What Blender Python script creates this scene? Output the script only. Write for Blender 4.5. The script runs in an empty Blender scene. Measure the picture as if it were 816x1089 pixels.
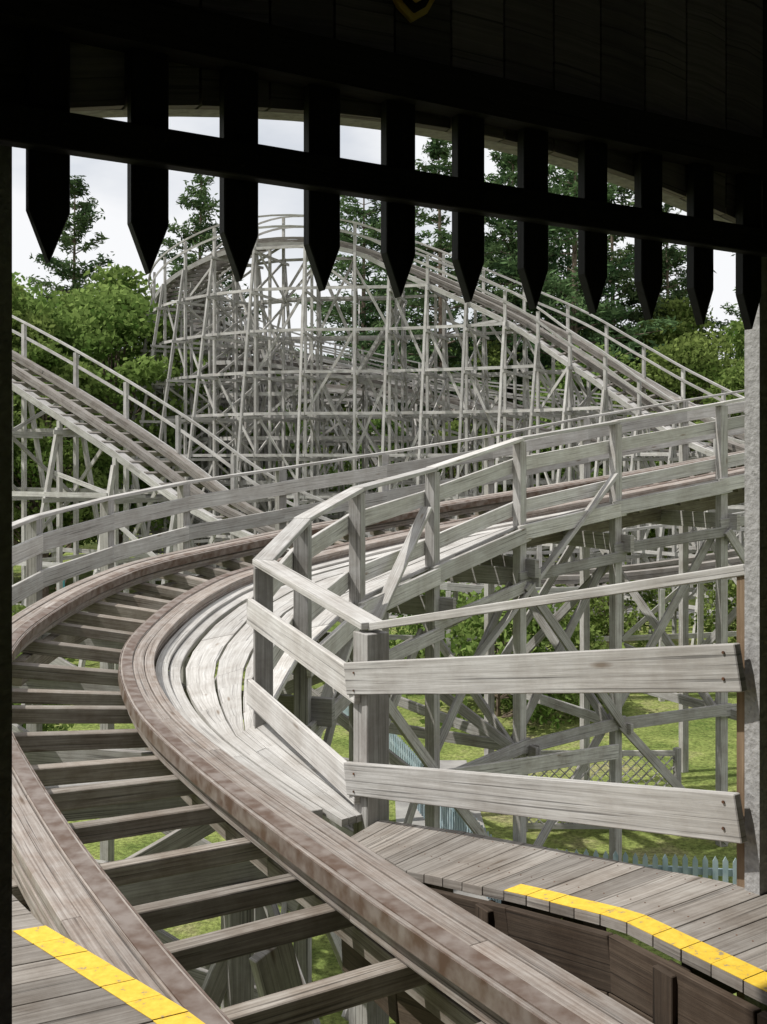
import bpy, math, random
import numpy as np
from mathutils import Vector as V
random.seed(7); rng=np.random.default_rng(7)
S=bpy.context.scene
GZ=-4.2
# ------------------------------------------------------------------ materials
def nt(name):
    m=bpy.data.materials.new(name); m.use_nodes=True
    n=m.node_tree.nodes; l=m.node_tree.links
    return m,n,l,n['Principled BSDF']
def wood(name,c1,c2,dark,rough=.85,grain=40,bump=.4,crack=.55,mottle=.35,mscale=3.1):
    m,n,l,b=nt(name)
    uv=n.new('ShaderNodeUVMap'); uv.uv_map='UVMap'
    mp=n.new('ShaderNodeMapping'); mp.inputs['Scale'].default_value=(1.1,grain,1); l.new(uv.outputs[0],mp.inputs[0])
    nz=n.new('ShaderNodeTexNoise'); nz.inputs['Scale'].default_value=1.6; nz.inputs['Detail'].default_value=8; nz.inputs['Distortion'].default_value=.35; nz.inputs['Roughness'].default_value=.68
    l.new(mp.outputs[0],nz.inputs['Vector'])
    r=n.new('ShaderNodeValToRGB'); r.color_ramp.elements[0].position=.32; r.color_ramp.elements[0].color=(*c2,1)
    r.color_ramp.elements[1].position=.66; r.color_ramp.elements[1].color=(*c1,1); l.new(nz.outputs[0],r.inputs[0])
    mp2=n.new('ShaderNodeMapping'); mp2.inputs['Scale'].default_value=(.7,grain*1.5,1); l.new(uv.outputs[0],mp2.inputs[0])
    n2=n.new('ShaderNodeTexNoise'); n2.inputs['Scale'].default_value=1.1; n2.inputs['Detail'].default_value=3; n2.inputs['Distortion'].default_value=.2; l.new(mp2.outputs[0],n2.inputs['Vector'])
    r2=n.new('ShaderNodeValToRGB'); r2.color_ramp.elements[0].position=.33; r2.color_ramp.elements[0].color=(1-crack,)*3+(1,); r2.color_ramp.elements[1].position=.41; r2.color_ramp.elements[1].color=(1,1,1,1); l.new(n2.outputs[0],r2.inputs[0])
    mx=n.new('ShaderNodeMix'); mx.data_type='RGBA'; mx.blend_type='MULTIPLY'; mx.inputs[0].default_value=1; l.new(r.outputs[0],mx.inputs[6]); l.new(r2.outputs[0],mx.inputs[7])
    tc=n.new('ShaderNodeTexCoord'); n3=n.new('ShaderNodeTexNoise'); n3.inputs['Scale'].default_value=mscale; n3.inputs['Detail'].default_value=8; n3.inputs['Roughness'].default_value=.7; l.new(tc.outputs['Object'],n3.inputs['Vector'])
    r3=n.new('ShaderNodeValToRGB'); r3.color_ramp.elements[0].position=.34; r3.color_ramp.elements[0].color=(*dark,1); r3.color_ramp.elements[1].position=.6; r3.color_ramp.elements[1].color=(1,1,1,1); l.new(n3.outputs[0],r3.inputs[0])
    mx2=n.new('ShaderNodeMix'); mx2.data_type='RGBA'; mx2.blend_type='MULTIPLY'; mx2.inputs[0].default_value=mottle*2; l.new(mx.outputs[2],mx2.inputs[6]); l.new(r3.outputs[0],mx2.inputs[7])
    mk=n.new('ShaderNodeMapping'); mk.inputs['Scale'].default_value=(1.3,5.5,1); l.new(uv.outputs[0],mk.inputs[0])
    vo=n.new('ShaderNodeTexVoronoi'); vo.inputs['Scale'].default_value=1.0; l.new(mk.outputs[0],vo.inputs['Vector'])
    rk=n.new('ShaderNodeValToRGB'); rk.color_ramp.elements[0].position=.03; rk.color_ramp.elements[0].color=(.42,.33,.25,1); rk.color_ramp.elements[1].position=.1; rk.color_ramp.elements[1].color=(1,1,1,1); l.new(vo.outputs['Distance'],rk.inputs[0])
    mx3=n.new('ShaderNodeMix'); mx3.data_type='RGBA'; mx3.blend_type='MULTIPLY'; mx3.inputs[0].default_value=.8; l.new(mx2.outputs[2],mx3.inputs[6]); l.new(rk.outputs[0],mx3.inputs[7])
    at=n.new('ShaderNodeAttribute'); at.attribute_name='tint'
    vm=n.new('ShaderNodeVectorMath'); vm.operation='SCALE'; l.new(mx3.outputs[2],vm.inputs[0]); l.new(at.outputs['Fac'],vm.inputs['Scale'])
    l.new(vm.outputs[0],b.inputs['Base Color']); b.inputs['Roughness'].default_value=rough
    b.inputs['Specular IOR Level'].default_value=.25
    if bump:
        bp=n.new('ShaderNodeBump'); bp.inputs['Strength'].default_value=bump; bp.inputs['Distance'].default_value=.006
        ad=n.new('ShaderNodeMath'); ad.operation='MULTIPLY'; l.new(nz.outputs[0],ad.inputs[0]); l.new(r2.outputs[0],ad.inputs[1]); l.new(ad.outputs[0],bp.inputs['Height']); l.new(bp.outputs[0],b.inputs['Normal'])
    return m
def simple(name,c1,c2,scale,rough=.8,metal=0,bump=0,spec=.3,det=5):
    m,n,l,b=nt(name)
    tc=n.new('ShaderNodeTexCoord'); nz=n.new('ShaderNodeTexNoise'); nz.inputs['Scale'].default_value=scale; nz.inputs['Detail'].default_value=det
    l.new(tc.outputs['Object'],nz.inputs['Vector'])
    r=n.new('ShaderNodeValToRGB'); r.color_ramp.elements[0].position=.35; r.color_ramp.elements[0].color=(*c1,1); r.color_ramp.elements[1].position=.65; r.color_ramp.elements[1].color=(*c2,1)
    l.new(nz.outputs[0],r.inputs[0]); l.new(r.outputs[0],b.inputs['Base Color'])
    b.inputs['Roughness'].default_value=rough; b.inputs['Metallic'].default_value=metal; b.inputs['Specular IOR Level'].default_value=spec
    if bump:
        bp=n.new('ShaderNodeBump'); bp.inputs['Strength'].default_value=bump; bp.inputs['Distance'].default_value=.01
        l.new(nz.outputs[0],bp.inputs['Height']); l.new(bp.outputs[0],b.inputs['Normal'])
    return m
M_grey=wood('weathered_wood',(.47,.46,.445),(.25,.24,.228),(.58,.54,.5))
M_pale=wood('pale_weathered_wood',(.6,.59,.57),(.36,.345,.325),(.64,.6,.56),mottle=.3)
M_far=wood('far_weathered_wood',(.54,.53,.515),(.33,.32,.31),(.64,.61,.58),bump=0,grain=28)
M_fartrack=wood('far_track_wood',(.32,.3,.28),(.18,.165,.15),(.6,.55,.5),bump=0,grain=28)
M_rail=wood('track_wood',(.43,.395,.365),(.19,.16,.14),(.62,.5,.42),crack=.6,grain=46,mottle=.3,mscale=7)
M_tie=wood('tie_wood',(.38,.35,.315),(.17,.145,.12),(.5,.42,.35))
M_deck=wood('deck_wood',(.37,.345,.315),(.19,.17,.15),(.52,.46,.41))
M_brown=wood('stained_wood',(.1,.075,.055),(.045,.033,.024),(.5,.42,.35))
M_post=wood('brown_post_wood',(.32,.23,.15),(.18,.12,.075),(.5,.42,.35))
M_black=wood('black_painted_wood',(.015,.015,.016),(.007,.007,.008),(.7,.7,.7),rough=.7,mottle=.2,crack=.3)
M_inner=wood('dark_interior_boards',(.24,.22,.21),(.13,.115,.11),(.6,.6,.6),mottle=.2)
M_steel=simple('worn_rail_steel',(.12,.075,.052),(.25,.21,.185),11,rough=.5,metal=.25,spec=.5)
M_rust=simple('rusty_bolts',(.16,.07,.035),(.08,.05,.035),30,rough=.8)
M_stucco=simple('grey_stucco',(.27,.265,.26),(.37,.365,.36),45,rough=.95,bump=.8)
M_gold=simple('gold_trim',(.6,.38,.06),(.8,.6,.15),12,rough=.35,metal=.2)
M_conc=simple('path_concrete',(.24,.23,.22),(.34,.33,.31),3,rough=.9,bump=.2)
M_picket=simple('pale_blue_paint',(.23,.31,.35),(.33,.4,.43),5,rough=.7)
M_bark=simple('bark',(.1,.075,.055),(.19,.15,.115),7,rough=.95,bump=.6)
M_skin=simple('skin',(.5,.32,.24),(.56,.36,.27),6,rough=.6)
M_shirt=simple('turquoise_cloth',(.12,.42,.45),(.16,.5,.52),9)
M_pants=simple('white_cloth',(.6,.6,.62),(.7,.7,.72),9)
M_hair=simple('hair',(.08,.05,.03),(.12,.08,.05),20)
def yellow():
    m,n,l,b=nt('worn_yellow_paint')
    tc=n.new('ShaderNodeTexCoord'); nz=n.new('ShaderNodeTexNoise'); nz.inputs['Scale'].default_value=26; nz.inputs['Detail'].default_value=8; nz.inputs['Roughness'].default_value=.7
    l.new(tc.outputs['Object'],nz.inputs['Vector'])
    r=n.new('ShaderNodeValToRGB'); r.color_ramp.elements[0].position=.35; r.color_ramp.elements[0].color=(.3,.25,.16,1); r.color_ramp.elements[1].position=.42; r.color_ramp.elements[1].color=(.72,.46,.03,1)
    e=r.color_ramp.elements.new(.7); e.color=(.84,.6,.07,1)
    l.new(nz.outputs[0],r.inputs[0]); l.new(r.outputs[0],b.inputs['Base Color']); b.inputs['Roughness'].default_value=.6
    return m
M_yel=yellow()
def leafmat(name,c1,c2,tr):
    m=bpy.data.materials.new(name); m.use_nodes=True; n=m.node_tree.nodes; l=m.node_tree.links; n.clear()
    out=n.new('ShaderNodeOutputMaterial'); at=n.new('ShaderNodeAttribute'); at.attribute_name='tint'
    oi=n.new('ShaderNodeObjectInfo')
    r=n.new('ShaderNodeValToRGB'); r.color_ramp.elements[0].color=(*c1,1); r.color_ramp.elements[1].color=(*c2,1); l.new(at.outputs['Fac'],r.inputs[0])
    hs=n.new('ShaderNodeHueSaturation'); mr=n.new('ShaderNodeMapRange'); mr.inputs[3].default_value=.8; mr.inputs[4].default_value=1.2; l.new(oi.outputs['Random'],mr.inputs[0]); l.new(mr.outputs[0],hs.inputs['Value']); l.new(r.outputs[0],hs.inputs['Color'])
    mr2=n.new('ShaderNodeMapRange'); mr2.inputs[3].default_value=.485; mr2.inputs[4].default_value=.515; l.new(oi.outputs['Random'],mr2.inputs[0]); l.new(mr2.outputs[0],hs.inputs['Hue'])
    d=n.new('ShaderNodeBsdfDiffuse'); t=n.new('ShaderNodeBsdfTranslucent'); mx=n.new('ShaderNodeMixShader'); mx.inputs[0].default_value=tr
    l.new(hs.outputs[0],d.inputs[0]); l.new(hs.outputs[0],t.inputs[0]); l.new(d.outputs[0],mx.inputs[1]); l.new(t.outputs[0],mx.inputs[2]); l.new(mx.outputs[0],out.inputs[0])
    return m
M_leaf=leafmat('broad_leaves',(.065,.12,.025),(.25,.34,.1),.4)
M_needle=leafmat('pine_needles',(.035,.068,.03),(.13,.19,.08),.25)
# ------------------------------------------------------------------ mesh builder
FB=[(0,1,3,2),(4,6,7,5),(0,4,5,1),(2,3,7,6),(0,2,6,4),(1,5,7,3)]
class MB:
    def __init__(s): s.v=[];s.f=[];s.uv=[];s.t=[];s.mi=[]
    def hexa(s,p,L,W,H,t=None,mi=0):
        if t is None: t=random.uniform(.76,1.16)
        o=len(s.v); s.v+= [tuple(x) for x in p]
        ou=random.uniform(0,40); ov=random.uniform(0,40)
        for k,f in enumerate(FB):
            s.f.append(tuple(o+i for i in f)); s.t.append(t); s.mi.append(mi)
            for i in f:
                l=(i>>2)*L; a=((i>>1)&1)*W; b=(i&1)*H
                if k<2: s.uv.append((ou+a,ov+b))
                elif k<4: s.uv.append((ou+l,ov+b))
                else: s.uv.append((ou+l,ov+a+.37))
    def beam(s,p,q,w,h,up=(0,0,1),t=None,mi=0):
        p=V(p);q=V(q); d=q-p; L=d.length
        if L<1e-4: return
        d/=L; up=V(up)
        if abs(d.dot(up))>.98: up=V((0.86,.5,0))
        ea=up.cross(d).normalized(); eb=d.cross(ea)
        P=[]
        for i in range(8):
            P.append(p+d*L*(i>>2)+ea*w*(((i>>1)&1)-.5)+eb*h*((i&1)-.5))
        s.hexa(P,L,w,h,t,mi)
    def sweep(s,fr,r0,r1,z0,z1,plank=15,jit=0,mi=0,tr=(.8,1.13)):
        n=len(fr); i=random.randint(-plank+2,0) if plank<n else 0
        cum=[0]
        for a,b in zip(fr,fr[1:]): cum.append(cum[-1]+(b[0]-a[0]).length)
        while i<n-1:
            a=max(i,0); b=min(i+plank,n-1); i+=plank
            if b<=a: continue
            t=random.uniform(*tr); j=random.uniform(-jit,jit); ov=random.uniform(0,40); o=len(s.v)
            for k in range(a,b+1):
                P,R,U=fr[k]
                for (r,z) in ((r0+j,z0),(r1+j,z0),(r1+j,z1),(r0+j,z1)):
                    s.v.append(tuple(P+R*r+U*z))
            per=[0,r1-r0,r1-r0+z1-z0,2*(r1-r0)+z1-z0,2*(r1-r0+z1-z0)]
            for k in range(b-a):
                for e in range(4):
                    e2=(e+1)%4; c=o+4*k
                    s.f.append((c+e,c+4+e,c+4+e2,c+e2)); s.t.append(t); s.mi.append(mi)
                    u0=cum[a+k];u1=cum[a+k+1]
                    s.uv+=[(u0,ov+per[e]),(u1,ov+per[e]),(u1,ov+per[e+1]),(u0,ov+per[e+1])]
            s.f.append((o,o+1,o+2,o+3)); s.t.append(t); s.mi.append(mi); s.uv+=[(0,ov),(.01,ov),(.01,ov+.05),(0,ov+.05)]
            c=o+4*(b-a); s.f.append((c+3,c+2,c+1,c)); s.t.append(t); s.mi.append(mi); s.uv+=[(0,ov),(.01,ov),(.01,ov+.05),(0,ov+.05)]
    def prism(s,poly,a,n,th,t=None,mi=0):
        if t is None: t=random.uniform(.8,1.1)
        o=len(s.v); k=len(poly); nn=V(n)*th
        s.v+=[tuple(p) for p in poly]+[tuple(p+nn) for p in poly]
        fs=[tuple(range(o+k-1,o-1,-1)),tuple(range(o+k,o+2*k))]+[(o+i,o+(i+1)%k,o+k+(i+1)%k,o+k+i) for i in range(k)]
        for f in fs:
            s.f.append(f); s.t.append(t); s.mi.append(mi)
            for i in f: s.uv.append((s.v[i][2],s.v[i][0]+s.v[i][1]))
    def obj(s,name,mats,parent=None,bevel=0):
        me=bpy.data.meshes.new(name); me.from_pydata(s.v,[],s.f); 
        if not isinstance(mats,(list,tuple)): mats=[mats]
        for m in mats: me.materials.append(m)
        uv=me.uv_layers.new(name='UVMap'); uv.data.foreach_set('uv',np.array(s.uv,dtype=np.float32).ravel())
        at=me.attributes.new('tint','FLOAT','FACE'); at.data.foreach_set('value',np.array(s.t,dtype=np.float32))
        me.polygons.foreach_set('material_index',np.array(s.mi,dtype=np.int32)); me.update()
        o=bpy.data.objects.new(name,me); S.collection.objects.link(o)
        if parent: o.parent=parent
        if bevel:
            b=o.modifiers.new('bevel','BEVEL'); b.width=bevel; b.segments=1; b.limit_method='ANGLE'; b.angle_limit=math.radians(45)
        return o
def empty(name,loc=(0,0,0)):
    o=bpy.data.objects.new(name,None); S.collection.objects.link(o); o.empty_display_size=.3; return o
def catmull(pts,ds):
    P=[V(p) for p in pts]; P=[P[0]*2-P[1]]+P+[P[-1]*2-P[-2]]
    dense=[]
    for i in range(1,len(P)-2):
        for k in range(40):
            t=k/40; a,b,c,d=P[i-1:i+3]
            dense.append(.5*((2*b)+(c-a)*t+(2*a-5*b+4*c-d)*t*t+(3*b-a-3*c+d)*t**3))
    dense.append(P[-2])
    out=[dense[0]]; acc=0
    for a,b in zip(dense,dense[1:]):
        L=(b-a).length; 
        while acc+L>=ds:
            f=(ds-acc)/L; a=a.lerp(b,f); out.append(a.copy()); L=(b-a).length; acc=0
        acc+=L
    return out
def frames(pts,bankf=None):
    fr=[]
    for i,p in enumerate(pts):
        a=pts[max(i-1,0)]; b=pts[min(i+1,len(pts)-1)]
        T=(b-a).normalized(); R=V((T.y,-T.x,0)).normalized()
        if bankf:
            bk=bankf(p); R=(R*math.cos(bk)-V((0,0,1))*math.sin(bk)).normalized()
        U=R.cross(T).normalized(); fr.append((p,R,U))
    return fr
# ================================================================== STATION
O=V((-.807,2.5,0)); ET=V((.864,.505,0)).normalized(); EN=V((-.505,.864,0)).normalized()
def W(t,o,z): return O+ET*t+EN*o+V((0,0,z))
def archz(t):
    x=(t-1.27)/1.35; return 2.61-.165*x*x
st=empty('station_building')
b=MB()
def wbox(mb,t0,t1,o0,o1,z0,z1,tint=1,mi=0):
    mb.hexa([W(t0 if not(i>>2) else t1, o0 if not((i>>1)&1) else o1, z0 if not(i&1) else z1) for i in range(8)],t1-t0,o1-o0,z1-z0,tint,mi)
wbox(b,-6,-.072,.08,.15,GZ,3.7); wbox(b,2.62,7,.08,.15,GZ,3.7)
n=24
for i in range(n):
    t0=-.072+(2.692)*i/n; t1=-.072+2.692*(i+1)/n
    b.hexa([W(t0 if not(k>>2) else t1,.08 if not((k>>1)&1) else .15,(archz(t0) if not(k>>2) else archz(t1)) if not(k&1) else 3.7) for k in range(8)],t1-t0,.07,1,1)
b.obj('outer_stucco_wall',M_stucco,st)
b=MB()
t=-6
while t<7:
    t1=t+.2
    if t1<=-.06 or t>=2.61: z0a=z0b=-.3
    else: z0a=archz(min(max(t,-.07),2.61)); z0b=archz(min(max(t1,-.07),2.61))
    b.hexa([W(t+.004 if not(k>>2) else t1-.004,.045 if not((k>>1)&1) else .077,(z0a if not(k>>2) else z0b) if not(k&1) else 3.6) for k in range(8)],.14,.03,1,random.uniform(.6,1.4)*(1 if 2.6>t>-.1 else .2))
    t=t1
b.obj('inner_board_wall',M_inner,st)
b=MB()
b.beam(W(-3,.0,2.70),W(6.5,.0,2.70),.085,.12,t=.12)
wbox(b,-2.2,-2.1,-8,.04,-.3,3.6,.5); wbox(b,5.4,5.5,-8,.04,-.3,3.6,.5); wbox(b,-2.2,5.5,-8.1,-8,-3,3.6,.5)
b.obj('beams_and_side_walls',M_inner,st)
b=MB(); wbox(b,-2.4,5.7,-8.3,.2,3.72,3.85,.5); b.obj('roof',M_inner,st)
b=MB() # emblem
c=W(1.03,.01,2.955)
pts=[(-.075,.09),(.075,.09),(.085,0),(.05,-.06),(0,-.095),(-.05,-.06),(-.085,0)]
b.prism([c+ET*x+V((0,0,z+.02)) for x,z in pts],0,-EN,.02,mi=0)
b.prism([c-EN*.02+ET*x*.78+V((0,0,z*.78+.02)) for x,z in pts],0,-EN,.008,mi=1)
b.prism([c-EN*.028+ET*x*.5+V((0,0,z*.5+.02)) for x,z in pts],0,-EN,.008,mi=0)
b.obj('wall_emblem',[M_gold,M_black],None,.003)
# portcullis
b=MB()
for i in range(11):
    tc=.2485*i; w=.049
    dz=random.uniform(-.005,.005)-.002
    b.prism([W(tc-w,-.002,2.78),W(tc-w,-.002,2.205+dz),W(tc,-.002,2.078+dz),W(tc+w,-.002,2.205+dz),W(tc+w,-.002,2.78)],0,EN,.038)
b.beam(W(-.3,-.03,2.388),W(2.9,-.03,2.388),.05,.09)
for i in range(11):
    for dx in (-.02,.02):
        c=W(.2485*i+dx,-.055,2.388+dx*.8); b.prism([c+ET*.008*math.cos(a)+V((0,0,.008*math.sin(a))) for a in [k*math.pi/3 for k in range(6)]],0,-EN,.006)
b.obj('portcullis',M_black,None,.003)
# platforms
def lerp_poly(P,s):
    d=[0]
    for a,c in zip(P,P[1:]): d.append(d[-1]+(V(c)-V(a)).length)
    x=s*d[-1]
    for i in range(len(P)-1):
        if x<=d[i+1]+1e-9: return V(P[i]).lerp(V(P[i+1]),(x-d[i])/(d[i+1]-d[i]))
    return V(P[-1])
def plen(P): return sum((V(c)-V(a)).length for a,c in zip(P,P[1:]))
def nail(mb,c):
    mb.prism([c+V((.0035*math.cos(a),.0035*math.sin(a),0)) for a in [k*math.pi/3 for k in range(6)]],0,V((0,0,1)),.0015)
nails=MB()
def planks(mb,A,B,w,th=.04,gap=.0025,yl=None,y0=0,y1=1,yw=.1):
    n=int(plen(A)/w); 
    for i in range(n):
        g=gap/plen(A)
        a0=lerp_poly(A,i/n+g);a1=lerp_poly(A,(i+1)/n-g);c0=lerp_poly(B,i/n+g);c1=lerp_poly(B,(i+1)/n-g)
        dz=V((0,0,random.uniform(-.001,.001))); ex=(a0-c0).normalized()*random.uniform(0,.003)
        a0+=dz+ex;a1+=dz+ex;c0+=dz;c1+=dz; D=V((0,0,th))
        mb.hexa([a0-D,a0,a1-D,a1,c0-D,c0,c1-D,c1],(c0-a0).length,w,th,random.uniform(.72,1.2))
        for s_ in (.35,.9):
            for q_ in (.25,.75): nail(nails,a0.lerp(a1,q_).lerp(c0.lerp(c1,q_),s_)+V((0,0,-.0005)))
        if yl is not None and y0<=i/n<=y1:
            e=V((0,0,.003)); E=V((0,0,.0015)); gg=(a1-a0).normalized()*.001
            q0=a0+(c0-a0).normalized()*yw-gg; q1=a1+(c1-a1).normalized()*yw+gg
            yl.hexa([a0-gg+E,a0-gg+e,a1+gg+E,a1+gg+e,q0+E,q0+e,q1+E,q1+e],yw,w,.002,1)
pr=empty('station_platform'); b=MB(); y=MB()
A=[(-.18,5.55,-.42),(.1,4.8,-.3),(.54,4.18,-.15),(.85,3.72,-.05),(1.155,3.115,0),(1.8,2.1,0),(4.5,-2.1,0)]
B=[(-.02,5.85,-.43),(.42,5.30,-.3),(.98,4.55,-.15),(1.33,4.06,-.05),(1.75,3.6,0),(3.2,2.9,0),(6.2,-1.2,0)]
planks(b,A,B,.135,yl=y,y0=.165)
o=b.obj('deck_boards',M_deck,pr,.0015); y.obj('yellow_edge_line',M_yel,pr); nails.obj('nail_heads',M_rust,pr); nails=MB()
b=MB()
for k,(za,zb) in enumerate([(-.05,-.25),(-.255,-.47),(-.475,-.7)]):
    for a,c in zip(A,A[1:]):
        a=V(a);c=V(c); nn=V((-(c-a).y,(c-a).x,0)).normalized()*-.03
        b.beam(a+nn+V((0,0,(za+zb)/2)),c+nn+V((0,0,(za+zb)/2)),.035,za-zb-.0)
for s in (.05,.16,.27,.38,.5):
    p=lerp_poly(A,s); q=lerp_poly(B,s)
    b.beam(p+V((-.02,-.02,-.06)),V((p.x-.02,p.y-.02,-.85)),.09,.09); b.beam(p+V((.05,.05,-.14)),q+V((0,0,-.14)),.05,.18)
    b.beam(q+V((0,0,-.05)),V((q.x,q.y,GZ)),.14,.14)
b.obj('platform_framing',M_brown,pr,.003)
pl=empty('station_platform.001'); b=MB(); y=MB()
A2=[(-1.5,3.98,0),(-1.17,3.56,-.0),(-.5,2.94,0),(.2,1.85,0),(2.6,-1.9,0)]
B2=[(-2.3,3.7,0),(-2.1,3.1,0),(-1.9,2.3,0),(-1.35,.9,0),(.8,-3.2,0)]
planks(b,A2,B2,.135,yl=y,y0=.07,yw=.105)
b.obj('deck_boards',M_deck,pl,.0015); y.obj('yellow_edge_line',M_yel,pl); nails.obj('nail_heads',M_rust,pl)
b=MB()
for a,c in zip(A2,A2[1:]):
    a=V(a);c=V(c)
    b.beam(a+V((-.05,-.03,-.15)),c+V((-.05,-.03,-.15)),.04,.2); 
b.beam(V((-1.5,3.93,-.15)),V((-2.3,3.65,-.15)),.04,.2)
for p in ((-1.45,3.8),(-.55,2.85),(-2.2,3.5),(.15,1.75)): b.beam((p[0],p[1],-.05),(p[0],p[1],GZ),.14,.14)
b.obj('platform_framing',M_brown,pl,.003)
# ================================================================== MAIN TRACK
RC=[(4.5,-2.4,-.25),(2.34,.9,-.25),(.74,3.4,-.25),(-.03,4.62,-.25),(-1.03,6.36,-.25),(-1.68,7.6,-.19),(-2.1,8.9,-.1),(-2.18,10.06,.0),(-2.0,11.4,.15),(-1.5,12.5,.3),(0,14.1,.55),(1.3,14.95,.75),(3,16.0,.98),(4.8,16.9,1.25),(7.5,17.9,1.7),(11,18.8,2.2),(16,19.5,2.8)]
def bankf(p):
    return math.radians(7)*min(1,max(0,(p.y-5.5)/4))
SP=catmull(RC,.2); FR=frames(SP,bankf); G=1.2
tk=empty('roller_coaster_track')
b=MB(); sb=MB(); pb=MB()
LFm=[(P-R*G,R,U) for P,R,U in FR]
lay=[(-.20,-.163,-.115,.115),(-.16,-.123,-.12,.12),(-.12,-.083,-.112,.118),(-.08,-.043,-.118,.112),(-.04,0,-.155,-.052),(-.04,-.004,-.048,.04),(-.04,.002,.045,.125)]
for z0,z1,r0,r1 in lay:
    b.sweep(FR,r0,r1,z0,z1,plank=random.choice([14,17,19]),jit=.002)
    b.sweep(LFm,-r1,-r0,z0,z1,plank=random.choice([14,17,19]),jit=.002)
sb.sweep(FR,-.14,-.06,.001,.007,plank=30); sb.sweep(LFm,.06,.14,.001,.007,plank=30)
sb.sweep(FR,-.166,-.158,-.09,-.004,plank=30); sb.sweep(LFm,.158,.166,-.09,-.004,plank=30)
i0=next(i for i,f in enumerate(FR) if f[0].y>5.6)
pb.sweep(FR[i0:],.14,.25,-.17,-.09,plank=13,jit=.004); pb.sweep(FR[i0:],.262,.36,-.19,-.12,plank=13)
b.obj('laminated_rails',M_rail,tk,.004); sb.obj('steel_strips',M_steel,tk); pb.obj('outer_ledge_boards',M_pale,tk,.004)
b=MB(); k=0
while k<len(FR)-1:
    P,R,U=FR[k]
    T=U.cross(R)
    h=random.choice([.10,.12,.12])
    ext=random.uniform(.1,.24)
    off=T*random.uniform(-.03,.03)
    b.beam(P+R*(.2+ext*.3)+off-U*(.205+h/2),P-R*(G+ext)+off-U*(.205+h/2)+T*random.uniform(-.03,.03),.09,h,up=U)
    k+= 2 if P.y>11.5 else random.choice([2,3,3] if P.y>6.5 else [3,3,2])
b.obj('cross_ties',M_tie,tk,.005)
# railing posts
posts=[(-.07,5.9,.645),(-.856,7.36,.864),(-.696,8.9,1.074),(-.267,10.5,1.295),(.572,12.1,1.49),(1.79,13.6,1.87),(3.32,14.8,2.14),(5.1,15.6,2.45),(7,16.3,2.8),(8.9,17.0,3.15),(10.9,17.6,3.5)]
RE=(1.407,3.98,1.173)
RH=1.08
wr=empty('walkway_railing'); b=MB(); bb=MB(); bolts=MB()
PP=[RE]+posts
def bolt(c,n,r=.012):
    e1=n.cross(V((0,0,1))).normalized(); 
    bolts.prism([c+e1*r*math.cos(a)+V((0,0,r*math.sin(a))) for a in [q*math.pi/3 for q in range(6)]],0,n,.006)
for i,p in enumerate(PP):
    w=.15 if i==1 else .13
    if i==0: continue
    d=(V(PP[min(i+1,len(PP)-1)])-V(PP[i-1])); d.z=0; d.normalize()
    b.beam((p[0],p[1],p[2]-.02),(p[0],p[1],GZ),w,w,up=d)
bp=MB(); bp.beam((RE[0]+.01,RE[1],RE[2]+.02),(RE[0]+.01,RE[1],-.5),.055,.1,up=(.6,-.8,0)); bp.obj('end_post',M_post,wr,.003)
for i in range(len(PP)-1):
    a=V(PP[i]);c=V(PP[i+1]); d=(c-a); dh=V((d.x,d.y,0)).normalized(); nn=V((-dh.y,dh.x,0))
    e=dh*.02
    if i==0:
        bb.beam(a+V((0,0,.01)),c+V((0,0,.01)),.06,.045)
        ua,uc=V((a.x,a.y,.822)),V((c.x,c.y,.356)); la,lc=V((a.x,a.y,.254)),V((c.x,c.y,-.213))
        for q0,q1 in ((ua,uc),(la,lc)):
            bb.beam(q0+nn*.10-dh*.03,q1+nn*.10+dh*.09,.042,.18,t=.88)
            for q,s1 in ((q0,.03),(q1,0.)):
                for dz in (-.05,.05): bolt(q+nn*.122+dh*s1+V((0,0,dz)),nn,.006)
    else:
        bb.beam(a-e+V((0,0,.015+.002*(i%2))),c+e+V((0,0,.015+.002*(i%2))),.15,.042)
        for dz in (-.33,-.90):
            bb.beam(a+nn*.095-dh*.02+V((0,0,dz)),c+nn*.095+dh*.02+V((0,0,dz)),.04,.18)
        if i>=3:
            bb.beam(a-nn*.09-dh*.1+V((0,0,-1.22)),c-nn*.09+dh*.1+V((0,0,-1.22)),.045,.2)
b.obj('posts',M_grey,wr,.004); bb.obj('rails_and_boards',M_pale,wr,.004); bolts.obj('bolts',M_rust,wr)
b=MB()
b.beam((.5,12.0,1.05),(-.1,10.45,-.05),.05,.13,up=(.9,-.3,0)); b.beam((3.3,14.7,1.4),(1.1,12.9,-.95),.05,.14,up=(.3,-.9,0))
b.beam((-.25,10.4,.1),(-.9,8.7,-1.6),.05,.13,up=(.9,-.3,0))
b.obj('knee_braces',M_pale,wr,.004)
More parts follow.
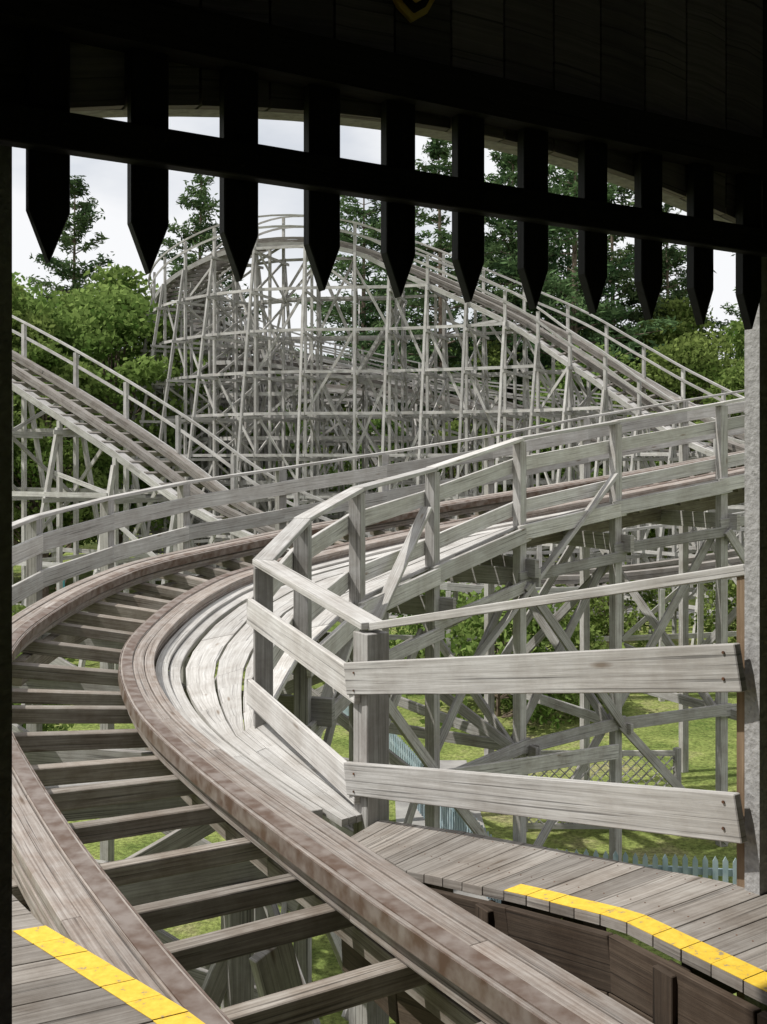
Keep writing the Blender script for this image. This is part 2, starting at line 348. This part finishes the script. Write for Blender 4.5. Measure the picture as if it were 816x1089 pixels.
# outer railing
op=[(-3.1,4.9,.3),(-3.65,6.5,.36),(-3.98,8.2,.55),(-4.08,10,.76),(-3.95,11.7,.94),(-3.5,13.1,1.1),(-2.8,14.5,1.27),(-1.55,15.6,1.46),(0,16.6,1.7),(1.8,17.6,2.0),(3.6,18.5,2.35),(5.6,19.3,2.7),(7.7,20,3.05),(9.8,20.6,3.4)]
w2=empty('walkway_railing.001'); b=MB(); bb=MB()
for i,p in enumerate(op):
    a=V(op[max(i-1,0)]);c=V(op[min(i+1,len(op)-1)]); d=c-a; d.z=0
    b.beam((p[0],p[1],p[2]),(p[0],p[1],GZ),.13,.13,up=d.normalized())
    if i<len(op)-1:
        a=V(p);c=V(op[i+1]); d=(c-a); dh=V((d.x,d.y,0)).normalized(); nn=V((dh.y,-dh.x,0))
        bb.beam(a+V((0,0,.02)),c+V((0,0,.02)),.12,.04)
        for dz,hh in ((-.27,.2),(-.68,.2)):
            bb.beam(a+nn*.09-dh*.03+V((0,0,dz)),c+nn*.09+dh*.03+V((0,0,dz)),.04,hh)
b.obj('posts',M_grey,w2,.004); bb.obj('rails_and_boards',M_pale,w2,.004)
b=MB()
def nearest(x,y):
    return min(range(len(FR)),key=lambda k:(FR[k][0].x-x)**2+(FR[k][0].y-y)**2)
NL=4; rows=[]
base=[V((p[0],p[1],p[2]-RH-.03)) for p in posts]
base[0].z=-.40
ks=[nearest(p.x,p.y) for p in base]
for i in range(len(base)-1):
    m_=4
    for q in range(m_):
        s_=q/m_; kk=ks[i]+(ks[i+1]-ks[i])*s_; f=FR[int(round(kk))]
        rows.append((f[0]+f[1]*.375-V((0,0,.13)),base[i].lerp(base[i+1],s_)))
L_=len(rows)
for j in range(NL):
    st_=random.randint(0,3); r0=0
    while r0<L_-1:
        r1=min(L_-1,r0+(random.choice([5,6,7]) if r0 else 3+st_)); t_=random.uniform(.78,1.12); dz=V((0,0,random.uniform(-.003,.003)))
        for r in range(r0,r1):
            (i_a,o_a),(i_b,o_b)=rows[r],rows[r+1]; g=.012
            A0=i_a.lerp(o_a,j/NL+g);A1=i_b.lerp(o_b,j/NL+g);B0=i_a.lerp(o_a,(j+1)/NL-g);B1=i_b.lerp(o_b,(j+1)/NL-g)
            D=V((0,0,.04)); e=(A1-A0).normalized()*(.003 if r==r0 else 0)
            b.hexa([B0+dz-D+e,B0+dz+e,A0+dz-D+e,A0+dz+e,B1+dz-D,B1+dz,A1+dz-D,A1+dz],(A1-A0).length,.2,.04,t_)
        r0=r1
b.obj('walkway_boards',M_pale,tk)
# trestle under main track
b=MB()
for i,p in enumerate(op):
    if i<1: continue
    q=min(posts,key=lambda r:(r[0]-p[0])**2+(r[1]-p[1])**2)
    k=nearest((p[0]+q[0])/2,(p[1]+q[1])/2); zt=FR[k][0].z
    P=V((p[0],p[1],0));Q=V((q[0],q[1],0)); e=(Q-P).normalized()*.25
    nn=V((-e.y,e.x,0)).normalized()*.09
    b.beam(P-e+V((0,0,zt-.52))+nn,Q+e+V((0,0,zt-.52))+nn,.07,.24)
    for z in (-2.2,):
        if zt-.8>z: b.beam(P-e+V((0,0,z))+nn,Q+e+V((0,0,z))+nn,.05,.15)
    zz=zt-.6
    b.beam(P+V((0,0,zz))-nn,Q+V((0,0,-2.2))-nn,.05,.14)
    if i%2: b.beam(P+V((0,0,-2.2))+nn*1.5,Q+V((0,0,zz))+nn*1.5,.05,.14)
for L in (posts,op):
    sg=1 if L is posts else -1
    for i in range(len(L)-1):
        a=V(L[i]);c=V(L[i+1]); dh=V(((c-a).x,(c-a).y,0)).normalized(); nn=V((dh.y,-dh.x,0))*.09*sg
        za=a.z-1.9; zc=c.z-1.9
        if L is op:
            if i%3==0: b.beam(V((a.x,a.y,-2.15)),V((c.x,c.y,zc)),.045,.14)
            continue
        if i>=2: b.beam(V((a.x,a.y,za+.1))+nn-dh*.1,V((c.x,c.y,zc))+nn+dh*.1,.045,.15)
        z=-2.15
        if i>=4: b.beam(V((a.x,a.y,z))+nn-dh*.1,V((c.x,c.y,z+.02))+nn+dh*.1,.045,.17)
        m2=nn*1.55
        if i%2: b.beam(V((a.x,a.y,za))+m2,V((c.x,c.y,z))+m2,.045,.13)
        b.beam(V((a.x,a.y,z))-m2,V((c.x,c.y,zc))-m2,.045,.13)
        if i%2==0: b.beam(V((a.x,a.y,z))+m2,V((c.x,c.y,GZ+.1))+m2,.045,.13)
        else: b.beam(V((a.x,a.y,GZ+.1))-m2,V((c.x,c.y,z))-m2,.045,.13)
b.beam((.3,11.2,-1.9),(3.3,14.6,-2.5),.045,.2,up=(0,0,1),t=1.2)
js=MB()
i1=next(i for i,f in enumerate(FR) if f[0].y>9.5)
js.sweep(FR[i1:],-.1,0,-.58,-.34,plank=16); js.sweep([(P,R,U) for P,R,U in LFm[i1:]],0,.1,-.58,-.34,plank=16)
js.sweep(FR[:i1+1],.02,.10,-.44,-.33,plank=16); js.sweep(LFm[:i1+1],-.1,-.02,-.44,-.33,plank=16)
js.obj('stringers',M_tie,tk,.004)
for k in (20,38,50):
    P,R,U=FR[k]; Q=P-R*G
    b.beam(P+R*.35+V((0,0,-.56)),Q-R*.35+V((0,0,-.56)),.09,.2)
    for X in (P,Q): b.beam(X+V((0,0,-.6)),V((X.x,X.y,GZ)),.15,.15)
    b.beam(P+V((0,0,-.9)),Q+V((0,0,-3.4)),.05,.14)
b.beam((-.55,5.0,-.75),(.1,5.6,-3.8),.06,.22,t=1.25)
b.obj('trestle_supports',M_grey,tk,.004)
# ================================================================== BACKGROUND COASTERS
def bg(name,ctrl,spacing=2.4,outer=-1,lev=1.9,batter=.2,bankdeg=0,dens=1.0,rails=(-1.25,1.25),m=.12,longs=(0,2,3),xbr=.6,leg3=True,rake=False):
    root=empty(name); pts=catmull(ctrl,.6); fr=frames(pts,(lambda p:math.radians(bankdeg)) if bankdeg else None)
    tr=MB(); r=MB(); s=MB()
    for c in (-.55,.55):
        for z0,z1 in ((-.2,-.11),(-.1,0)): tr.sweep(fr,c-.12,c+.12,z0,z1,plank=9,jit=.015)
    for c in (-1.0,1.0): r.sweep(fr,c-.16,c+.16,-.3,-.26,plank=6)
    for k in range(0,len(fr)):
        P,R,U=fr[k]; tr.beam(P-R*1.1-U*.3,P+R*1.1-U*.3,.09,.13,up=U)
    for c in rails:
        r.sweep(fr,c-.035,c+.035,.8,.87,plank=7,jit=.01); r.sweep(fr,c-.015,c+.015,.36,.45,plank=7)
    for c in (-1.25,1.25): r.sweep(fr,c-.03,c+.03,-.38,-.2,plank=7)
    step=max(1,round(spacing/.6)); idx=list(range(0,len(fr),step)); bents=[]
    for bi,k in enumerate(idx):
        P,R,U=fr[k]; Rh=V((R.x,R.y,0)).normalized(); legs=[]
        zt=P.z; h=zt-GZ
        for c in ((-1.25,0,1.25) if leg3 else (-1.25,1.25)):
            top=P+R*c; bse=V((top.x,top.y,GZ))
            s.beam(V((top.x,top.y,top.z+(.85 if c in rails else -.4))),bse,m,m,up=Rh); legs.append((V((top.x,top.y,0)),V((0,0,0)),top.z))
        if h>5:
            for sd in (outer,-outer):
                top=P+Rh*sd*1.3; bs=V((top.x,top.y,GZ))+Rh*sd*batter*h
                s.beam(V((top.x,top.y,zt-.6)),bs,m*.9,m*1.1,up=Rh)
                legs.append((V((top.x,top.y,0)),Rh*sd*batter,zt-.6))
        bents.append((legs,zt,Rh))
        z=GZ+.9; L=0; w=1.25
        while z<zt-.5:
            ext=batter*(zt-z) if h>5 else 0
            a=P-Rh*(w+ext+.15);c=P+Rh*(w+ext+.15)
            T=V((-Rh.y,Rh.x,0))*.1
            s.beam(V((a.x,a.y,z))+T,V((c.x,c.y,z))+T,.045,m*1.05)
            z2=min(z+lev,zt-.45)
            if random.random()<dens:
                a=P-Rh*w;c=P+Rh*w
                if L%2: a,c=c,a
                s.beam(V((a.x,a.y,z))-T,V((c.x,c.y,z2))-T,.045,m*.95)
                if random.random()<xbr: s.beam(V((c.x,c.y,z))+T*1.6,V((a.x,a.y,z2))+T*1.6,.045,m*.95)
            z+=lev; L+=1
    for bi in range(len(bents)-1):
        l0,z0t,R0=bents[bi]; l1,z1t,R1=bents[bi+1]
        for li in range(min(len(l0),len(l1))):
            if li not in longs: continue
            z=GZ+.9+.17; L=0
            def pt(l,z): 
                p=l[0]+l[1]*(l[2]-z); return V((p.x,p.y,z))
            while z<min(l0[li][2],l1[li][2])-.3:
                a=pt(l0[li],z);c=pt(l1[li],z)
                sg=V((R0.x,R0.y,0))*(.09 if li in(2,) else -.09)
                s.beam(a+sg,c+sg,.045,m*(1.6 if li==3 else 1.1),t=random.uniform(.9,1.25))
                zz=min(z+2*lev,min(l0[li][2],l1[li][2])-.2)
                if (bi+L+li)%3==0 and random.random()<dens+.1:
                    if (bi+L)%2: s.beam(pt(l0[li],z)-sg,pt(l1[li],zz)-sg,.045,m,t=random.uniform(.9,1.3))
                    else: s.beam(pt(l0[li],zz)-sg,pt(l1[li],z)-sg,.045,m,t=random.uniform(.9,1.3))
                z+=lev; L+=1
    if rake:
        for bi in range(0,len(bents)-3,3):
            l0=bents[bi][0];l1=bents[bi+2][0]
            if len(l0)<4 or len(l1)<4: continue
            a=l0[-2];c=l1[-2]
            def pt2(l,z):
                p=l[0]+l[1]*(l[2]-z+.5); return V((p.x,p.y,z))
            s.beam(pt2(a,a[2]-.2),pt2(c,max(GZ,c[2]-8)),.05,m*1.3,t=1.3)
            s.beam(pt2(a,max(GZ,a[2]-7)),pt2(c,c[2]-1),.05,m*1.3,t=1.3)
    tr.obj('track_stack',M_fartrack,root); r.obj('handrails',M_far,root); s.obj('trestle',M_far,root)
bg('roller_coaster_hill',[(8,66,5),(2,63,6.3),(-5,60,7.6),(-8.9,55.5,8.6),(-9.8,50,9.2),(-8.4,45.8,10.0),(-5.3,42.8,10.7),(-2.2,42,10.6),(.6,41.8,9.7),(5.5,40,7.2),(8,38,5.3),(9.8,36,3.7),(11.4,33.6,2.4),(13.5,30.5,1.6),(17,27,1.5)],spacing=1.8,outer=-1,bankdeg=12,lev=1.65,m=.105,batter=.15,rake=True,xbr=.35,dens=.75)
bg('roller_coaster_hill.001',[(-24,37,12),(-16,34,7.2),(-11.4,32,4.75),(-7,29.3,2.3),(-3.7,27.5,.3),(0,26.4,-.9),(5,26,-1.2),(12,27.5,-.4),(20,30,1),(30,33,2)],outer=1,dens=.45,rails=(-1.25,),xbr=.3,longs=(0,2),leg3=False,spacing=2.4,m=.12)
bg('roller_coaster_hill.002',[(16,47,3),(6,48,4.2),(0,49.5,5),(-5,51,5.6),(-7.2,49,6),(-6.3,46.3,6.2),(-2.5,45.2,5.6),(3,45.6,4.2),(9,46,2.6),(18,46,1.5)],outer=-1,batter=.1,dens=.5,m=.105,lev=1.9,spacing=2.4,leg3=False)
# ================================================================== GROUND
def grid(name,x0,x1,y0,y1,nx,ny,zf,mat):
    vs=[];fs=[]
    for j in range(ny+1):
        for i in range(nx+1):
            x=x0+(x1-x0)*i/nx; y_=y0+(y1-y0)*j/ny; vs.append((x,y_,zf(x,y_)))
    for j in range(ny):
        for i in range(nx):
            a=j*(nx+1)+i; fs.append((a,a+1,a+nx+2,a+nx+1))
    me=bpy.data.meshes.new(name); me.from_pydata(vs,[],fs); me.materials.append(mat)
    o=bpy.data.objects.new(name,me); S.collection.objects.link(o); return o
m,n,l,bs=nt('grass_ground')
tc=n.new('ShaderNodeTexCoord')
n1=n.new('ShaderNodeTexNoise'); n1.inputs['Scale'].default_value=.6; n1.inputs['Detail'].default_value=10; n1.inputs['Roughness'].default_value=.65; l.new(tc.outputs['Object'],n1.inputs['Vector'])
r1=n.new('ShaderNodeValToRGB'); r1.color_ramp.elements[0].position=.36; r1.color_ramp.elements[0].color=(.12,.175,.045,1); r1.color_ramp.elements[1].position=.54; r1.color_ramp.elements[1].color=(.29,.34,.11,1)
e=r1.color_ramp.elements.new(.65); e.color=(.36,.33,.19,1); l.new(n1.outputs[0],r1.inputs[0])
n2=n.new('ShaderNodeTexNoise'); n2.inputs['Scale'].default_value=14; n2.inputs['Detail'].default_value=6; n2.inputs['Roughness'].default_value=.8; l.new(tc.outputs['Object'],n2.inputs['Vector'])
r2=n.new('ShaderNodeValToRGB'); r2.color_ramp.elements[0].position=.38; r2.color_ramp.elements[0].color=(.42,.42,.38,1); r2.color_ramp.elements[1].position=.62; r2.color_ramp.elements[1].color=(1.25,1.25,1.15,1); l.new(n2.outputs[0],r2.inputs[0])
mx=n.new('ShaderNodeMix'); mx.data_type='RGBA'; mx.blend_type='MULTIPLY'; mx.inputs[0].default_value=1; l.new(r1.outputs[0],mx.inputs[6]); l.new(r2.outputs[0],mx.inputs[7]); l.new(mx.outputs[2],bs.inputs['Base Color']); bs.inputs['Roughness'].default_value=.95; bs.inputs['Specular IOR Level'].default_value=.1
bp=n.new('ShaderNodeBump'); bp.inputs['Strength'].default_value=.8; bp.inputs['Distance'].default_value=.06; l.new(n2.outputs[0],bp.inputs['Height']); l.new(bp.outputs[0],bs.inputs['Normal'])
grid('ground',-700,700,-300,1100,60,60,lambda x,y_:GZ,m)
grid('footpath',-60,60,38,41,60,2,lambda x,y_:GZ+.006,M_conc)
grid('footpath.001',.2,1.6,9,20,2,20,lambda x,y_:GZ+.010,M_conc)
pf=MB(); FP=[(-1.2,24,0),(.35,18,0),(1.5,13.1,0),(4.5,12.7,0),(9.5,12.9,0)]
L=plen(FP); n_=int(L/.12)
for i in range(n_):
    p=lerp_poly(FP,i/n_); q=lerp_poly(FP,min(1,(i+.5)/n_)); d=(q-p).normalized(); nn=V((-d.y,d.x,0))
    h=.93+random.uniform(-.01,.01)
    B_=p+V((0,0,GZ)); 
    pf.prism([B_-d*.032+V((0,0,.05)),B_+d*.032+V((0,0,.05)),B_+d*.032+V((0,0,h-.06)),B_+V((0,0,h)),B_-d*.032+V((0,0,h-.06))],0,-nn,.02)
for a,c in zip(FP,FP[1:]):
    for z in (.3,.72): pf.beam(V(a)+V((0,.03,GZ+z)),V(c)+V((0,.03,GZ+z)),.04,.08)
pf.obj('picket_fence',M_picket)
lp=MB()
x0,y0=2.2,16.2
for i in range(-8,22):
    for s in (1,-1):
        xa=i*.16; lo,hi=0,2.4
        if s>0: t0=max(0,(lo-xa)/1.1);t1=min(1,(hi-xa)/1.1)
        else: t0=max(0,(xa-hi)/1.1);t1=min(1,(xa-lo)/1.1)
        if t1<=t0: continue
        f=lambda t_:V((x0+xa+s*1.1*t_,y0+(.008*s),GZ+.1+1.1*t_))
        lp.beam(f(t0),f(t1),.012,.04,up=(0,1,0))
lp.beam((x0,y0,GZ+.08),(x0+2.4,y0,GZ+.08),.05,.08);lp.beam((x0,y0,GZ+1.22),(x0+2.4,y0,GZ+1.22),.05,.08)
for x in (0,2.4): lp.beam((x0+x,y0,GZ),(x0+x,y0,GZ+1.3),.09,.09)
lp.obj('lattice_panel',M_pale)
def person(name,x,y_,rot):
    J=[(0,0,.95,.14),(0,0,1.15,.13),(0,0,1.38,.15),(0,0,1.5,.06),(0,.01,1.62,.095),(0,0,1.72,.07),
       (-.1,0,.88,.1),(-.11,.08,.5,.065),(-.12,-.02,.08,.045),(-.12,.12,.04,.04),
       (.1,0,.88,.1),(.12,-.1,.5,.065),(.12,-.2,.1,.045),(.12,-.08,.04,.04),
       (-.2,0,1.4,.06),(-.26,-.05,1.12,.045),(-.22,.08,.9,.035),(.2,0,1.4,.06),(.27,.03,1.14,.045),(.22,.2,.98,.035)]
    E=[(0,1),(1,2),(2,3),(3,4),(4,5),(0,6),(6,7),(7,8),(8,9),(0,10),(10,11),(11,12),(12,13),(2,14),(14,15),(15,16),(2,17),(17,18),(18,19)]
    me=bpy.data.meshes.new(name); me.from_pydata([j[:3] for j in J],E,[]); o=bpy.data.objects.new(name,me); S.collection.objects.link(o)
    o.modifiers.new('skin','SKIN')
    for i,j in enumerate(J): me.skin_vertices[0].data[i].radius=(j[3],j[3]*.8)
    me.skin_vertices[0].data[0].use_root=True
    o.modifiers.new('sub','SUBSURF').levels=2
    dg=bpy.context.evaluated_depsgraph_get(); m2=bpy.data.meshes.new_from_object(o.evaluated_get(dg)); o.modifiers.clear(); o.data=m2
    m2.materials.clear()
    for mm in (M_skin,M_shirt,M_pants,M_hair): m2.materials.append(mm)
    for p in m2.polygons:
        c=p.center; p.use_smooth=True
        p.material_index=3 if c.z>1.66 or (c.z>1.56 and c.y<-.03) else 0 if c.z>1.46 or (abs(c.x)>.21 and c.z<1.2) else 1 if c.z>.95 else 2 if c.z>.45 else 0
    o.location=(x,y_,GZ+.006); o.rotation_euler=(0,0,rot)
person('walking_visitor',-12.3,39.5,1.2)
# ================================================================== TREES
def leaf_obj(name,C,size,tint,mat,trunk,asp=.6,flat=0.):
    N=len(C); a=rng.normal(size=(N,3)); a[:,2]*=(1-flat); a/=np.linalg.norm(a,axis=1)[:,None]
    c=rng.normal(size=(N,3)); c-=a*(a*c).sum(1)[:,None]; c/=np.linalg.norm(c,axis=1)[:,None]
    s=size[:,None]
    v=np.stack([C-a*s,C+c*s*asp,C+a*s,C-c*s*asp],1).reshape(-1,3)
    tv,tf=trunk; nv=len(tv)
    me=bpy.data.meshes.new(name)
    fs=[tuple(f) for f in tf]+[(nv+4*i,nv+4*i+1,nv+4*i+2,nv+4*i+3) for i in range(N)]
    me.from_pydata([tuple(x) for x in tv]+v.tolist(),[],fs)
    me.materials.append(M_bark); me.materials.append(mat)
    mi=np.zeros(len(fs),dtype=np.int32); mi[len(tf):]=1; me.polygons.foreach_set('material_index',mi)
    at=me.attributes.new('tint','FLOAT','FACE'); at.data.foreach_set('value',np.concatenate([np.full(len(tf),.5),tint]).astype(np.float32)); me.update()
    return me
def limb(tv,tf,p,q,r0,r1,n=6):
    p=np.array(p,float);q=np.array(q,float); d=q-p; d/=np.linalg.norm(d); u=np.cross(d,[.3,.9,.1]); u/=np.linalg.norm(u); w=np.cross(d,u); o=len(tv)
    for P,r in ((p,r0),(q,r1)):
        for k in range(n):
            a=2*math.pi*k/n; tv.append(P+r*(u*math.cos(a)+w*math.sin(a)))
    for k in range(n): tf.append((o+k,o+(k+1)%n,o+n+(k+1)%n,o+n+k))
def broad(h,rad,nl,seed,ls=.2,low=.22):
    global rng; rng=np.random.default_rng(seed)
    tv=[];tf=[]
    trunkpts=[np.array([rng.normal()*.02*h*f,rng.normal()*.02*h*f,h*f*.8]) for f in np.linspace(0,1,6)]
    trunkpts[0][:]=0
    for i in range(5): limb(tv,tf,trunkpts[i],trunkpts[i+1],.022*h*(1-i*.18),.022*h*(1-(i+1)*.18))
    cl=[]
    for i in range(90):
        th=rng.uniform(0,2*math.pi); f=rng.uniform(low,1.0); prof=math.sin(math.pi*min(1,((f-low)/(1-low))*.86+.14))**.6
        r=rad*prof*rng.uniform(.4,1.08)
        c=np.array([r*math.cos(th),r*math.sin(th),h*f*.97]); cl.append(c)
        if i%2==0:
            k=min(4,int(f*.8*5)); limb(tv,tf,trunkpts[k],c*.93+trunkpts[k]*.07,.006*h,.001*h,4)
    cl=np.array(cl); k=rng.integers(0,len(cl),nl); sig=rad*rng.uniform(.11,.24,len(cl))
    g=rng.normal(size=(nl,3)); g/=np.linalg.norm(g,axis=1)[:,None]; g*=(rng.uniform(0,1,nl)**.45)[:,None]*1.5
    C=cl[k]+g*sig[k][:,None]*np.array([1,1,.6])
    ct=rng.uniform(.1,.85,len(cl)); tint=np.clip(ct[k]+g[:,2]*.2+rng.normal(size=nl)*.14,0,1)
    return leaf_obj('broadleaf',C,rng.uniform(.6,1.2,nl)*ls,tint,M_leaf,(tv,tf))
def pine(h,rad,seed,low=.25):
    global rng; rng=np.random.default_rng(seed)
    tv=[];tf=[]
    lean=rng.normal(size=2)*.01*h
    for i in range(8):
        f0,f1=i/8,(i+1)/8; limb(tv,tf,(lean[0]*f0,lean[1]*f0,h*f0),(lean[0]*f1,lean[1]*f1,h*f1),.014*h*(1-f0*.93),.014*h*(1-f1*.93),7)
    Cs=[];T=[]
    z=low*h
    while z<h*.99:
        f=(z/h-low)/(1-low); nb=rng.integers(3,6); th0=rng.uniform(0,6.28)
        for k in range(nb):
            if rng.random()<.18: continue
            th=th0+6.28*k/nb+rng.normal()*.3
            Lb=rad*((1-f)**.7*.95+.06)*rng.uniform(.45,1.2)*(.7+.3*min(1,f*4))
            rise=rng.uniform(-.08,.25)+.35*f
            d=np.array([math.cos(th),math.sin(th),rise]); p0=np.array([lean[0]*z/h,lean[1]*z/h,z])
            limb(tv,tf,p0,p0+d*Lb*.95,.0032*h*(1-f*.7),.0008*h,4)
            nt_=int(12+Lb*26); s=rng.uniform(.25,1.05,nt_)
            side=np.array([-math.sin(th),math.cos(th),0]); w=rng.normal(size=nt_)*.17*Lb*(1.15-s*.4)
            P=p0+d[None]*(Lb*s)[:,None]+side[None]*w[:,None]; P[:,2]+=rng.normal(size=nt_)*.1+.12*s*Lb*.5
            ct=rng.uniform(.1,.8); Cs.append(P); T.append(np.clip(ct+rng.normal(size=nt_)*.15,0,1))
        z+=h*rng.uniform(.024,.042)
    C=np.concatenate(Cs); C=np.repeat(C,2,0)+rng.normal(size=(2*len(C),3))*.14; T=np.repeat(np.concatenate(T),2)
    return leaf_obj('pine',C,rng.uniform(.14,.3,len(C)),T,M_needle,(tv,tf),asp=.3,flat=.4)
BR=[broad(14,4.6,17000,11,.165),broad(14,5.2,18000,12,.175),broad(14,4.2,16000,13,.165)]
PN=[pine(26,5.4,21),pine(26,4.8,22,.32),pine(26,5.8,23,.28)]
SH=[broad(2.2,1.5,4500,31,.07,.05)]
def put(name,me,x,y_,h,h0,rot=None):
    o=bpy.data.objects.new(name,me); S.collection.objects.link(o); s=h/h0
    o.location=(x,y_,GZ-.05); o.scale=(s*random.uniform(.9,1.1),s*random.uniform(.9,1.1),s); o.rotation_euler=(0,0,random.uniform(0,6.28)); return o
for i,(x,y_,h) in enumerate([(-16.5,43,13.2),(-12.6,48,13.6),(-20,50,15.5),(-14,55,16),(-17.5,46,14.0),(-10.5,60,14),(-4,68,12),(2,70,12),(7,64,13),(12,60,12.5),(17,56,12.5),(20,49,12.2),(22.5,58,15),(15,70,15),(26,52,13),(-24,46,14),(9,74,14),(-13.5,41,10.5),(19,66,16),(5,80,15),(13,52,8),(-8,75,14),(17.5,47,10.5),(0,60,8.5),(4,57,8),(-6,57,8.5)]):
    put('broadleaf_tree',BR[i%3],x,y_,h,14)
for i,(x,y_,h) in enumerate([(-20.5,68,24.5),(-12.8,70,25.5),(-1.5,76,27),(3.8,64,26),(8,67,28),(11.7,64,27),(15.5,69,26),(-29,70,26),(13.5,76,29),(20,76,23),(27,70,24),(0.8,84,27),(10,80,30),(19,68,23)]):
    put('pine_tree',PN[i%3],x,y_,h,26)
for i,(x,y_,h) in enumerate([(2.6,23.5,2.8),(4.0,24,2.2),(-7,15,1.6),(-7.6,20,2.2),(11,31,2.6),(-9,24,2.4),(7.2,33,2.5),(-12,27,2.4),(1.0,31,2.5)]):
    put('shrub',SH[0],x,y_,h,2.2)
rng=np.random.default_rng(99)
N=40000
bse=rng.integers(0,220,N); bt=np.random.default_rng(5).uniform(math.radians(40),math.radians(140),220); br_=np.random.default_rng(6).uniform(95,150,220); bh=np.random.default_rng(8).uniform(9,17,220)
g=rng.normal(size=(N,3)); g/=np.linalg.norm(g,axis=1)[:,None]; g*=(rng.uniform(.5,1,N))[:,None]
C=np.stack([br_[bse]*np.cos(bt[bse])+g[:,0]*4.5,br_[bse]*np.sin(bt[bse])+g[:,1]*4.5,GZ+bh[bse]*.5+g[:,2]*bh[bse]*.55],1)
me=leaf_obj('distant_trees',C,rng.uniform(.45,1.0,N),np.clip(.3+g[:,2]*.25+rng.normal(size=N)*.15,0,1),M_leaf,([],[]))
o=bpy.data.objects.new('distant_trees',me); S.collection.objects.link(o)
# ================================================================== SKY / SUN
w=bpy.data.worlds.new('World'); S.world=w; w.use_nodes=True; n=w.node_tree.nodes; l=w.node_tree.links
bgn=n['Background']; sky=n.new('ShaderNodeTexSky'); sky.sky_type='NISHITA'; sky.sun_disc=False
sd=V((-.98,-.2,0)).normalized(); EL=math.radians(55); sun_dir=V((sd.x*math.cos(EL),sd.y*math.cos(EL),math.sin(EL)))
sky.sun_elevation=EL; sky.sun_rotation=math.atan2(sd.x,sd.y); sky.air_density=1; sky.dust_density=2
tc=n.new('ShaderNodeTexCoord'); mp=n.new('ShaderNodeMapping'); mp.inputs['Scale'].default_value=(1,1,2.2); mp.inputs['Location'].default_value=(.3,.1,.2)
l.new(tc.outputs['Generated'],mp.inputs[0]); nz=n.new('ShaderNodeTexNoise'); nz.inputs['Scale'].default_value=2.6; nz.inputs['Detail'].default_value=6; nz.inputs['Roughness'].default_value=.5; l.new(mp.outputs[0],nz.inputs['Vector'])
r=n.new('ShaderNodeValToRGB'); r.color_ramp.elements[0].position=.3; r.color_ramp.elements[0].color=(.5,.5,.5,1); r.color_ramp.elements[1].position=.48; l.new(nz.outputs[0],r.inputs[0])
mx=n.new('ShaderNodeMix'); mx.data_type='RGBA'; l.new(r.outputs[0],mx.inputs[0]); l.new(sky.outputs[0],mx.inputs[6]); mx.inputs[7].default_value=(9.5,9.6,9.8,1); l.new(mx.outputs[2],bgn.inputs[0]); bgn.inputs[1].default_value=.1
sl=bpy.data.lights.new('sun','SUN'); sl.energy=4.2; sl.angle=math.radians(.8); sl.color=(1,.965,.91); so=bpy.data.objects.new('sun',sl); S.collection.objects.link(so)
so.rotation_euler=sun_dir.to_track_quat('Z','Y').to_euler()
cd=bpy.data.cameras.new('camera'); cam=bpy.data.objects.new('camera',cd); S.collection.objects.link(cam); S.camera=cam
cam.location=(0,0,1.6); cam.rotation_euler=(math.radians(90),0,0)
cd.sensor_fit='VERTICAL'; cd.sensor_height=36; cd.lens=36*1100/1089; cd.shift_y=-54.5/1089; cd.clip_end=3000; cd.clip_start=.05
S.view_settings.view_transform='Standard'; S.view_settings.look='None'; S.view_settings.exposure=0
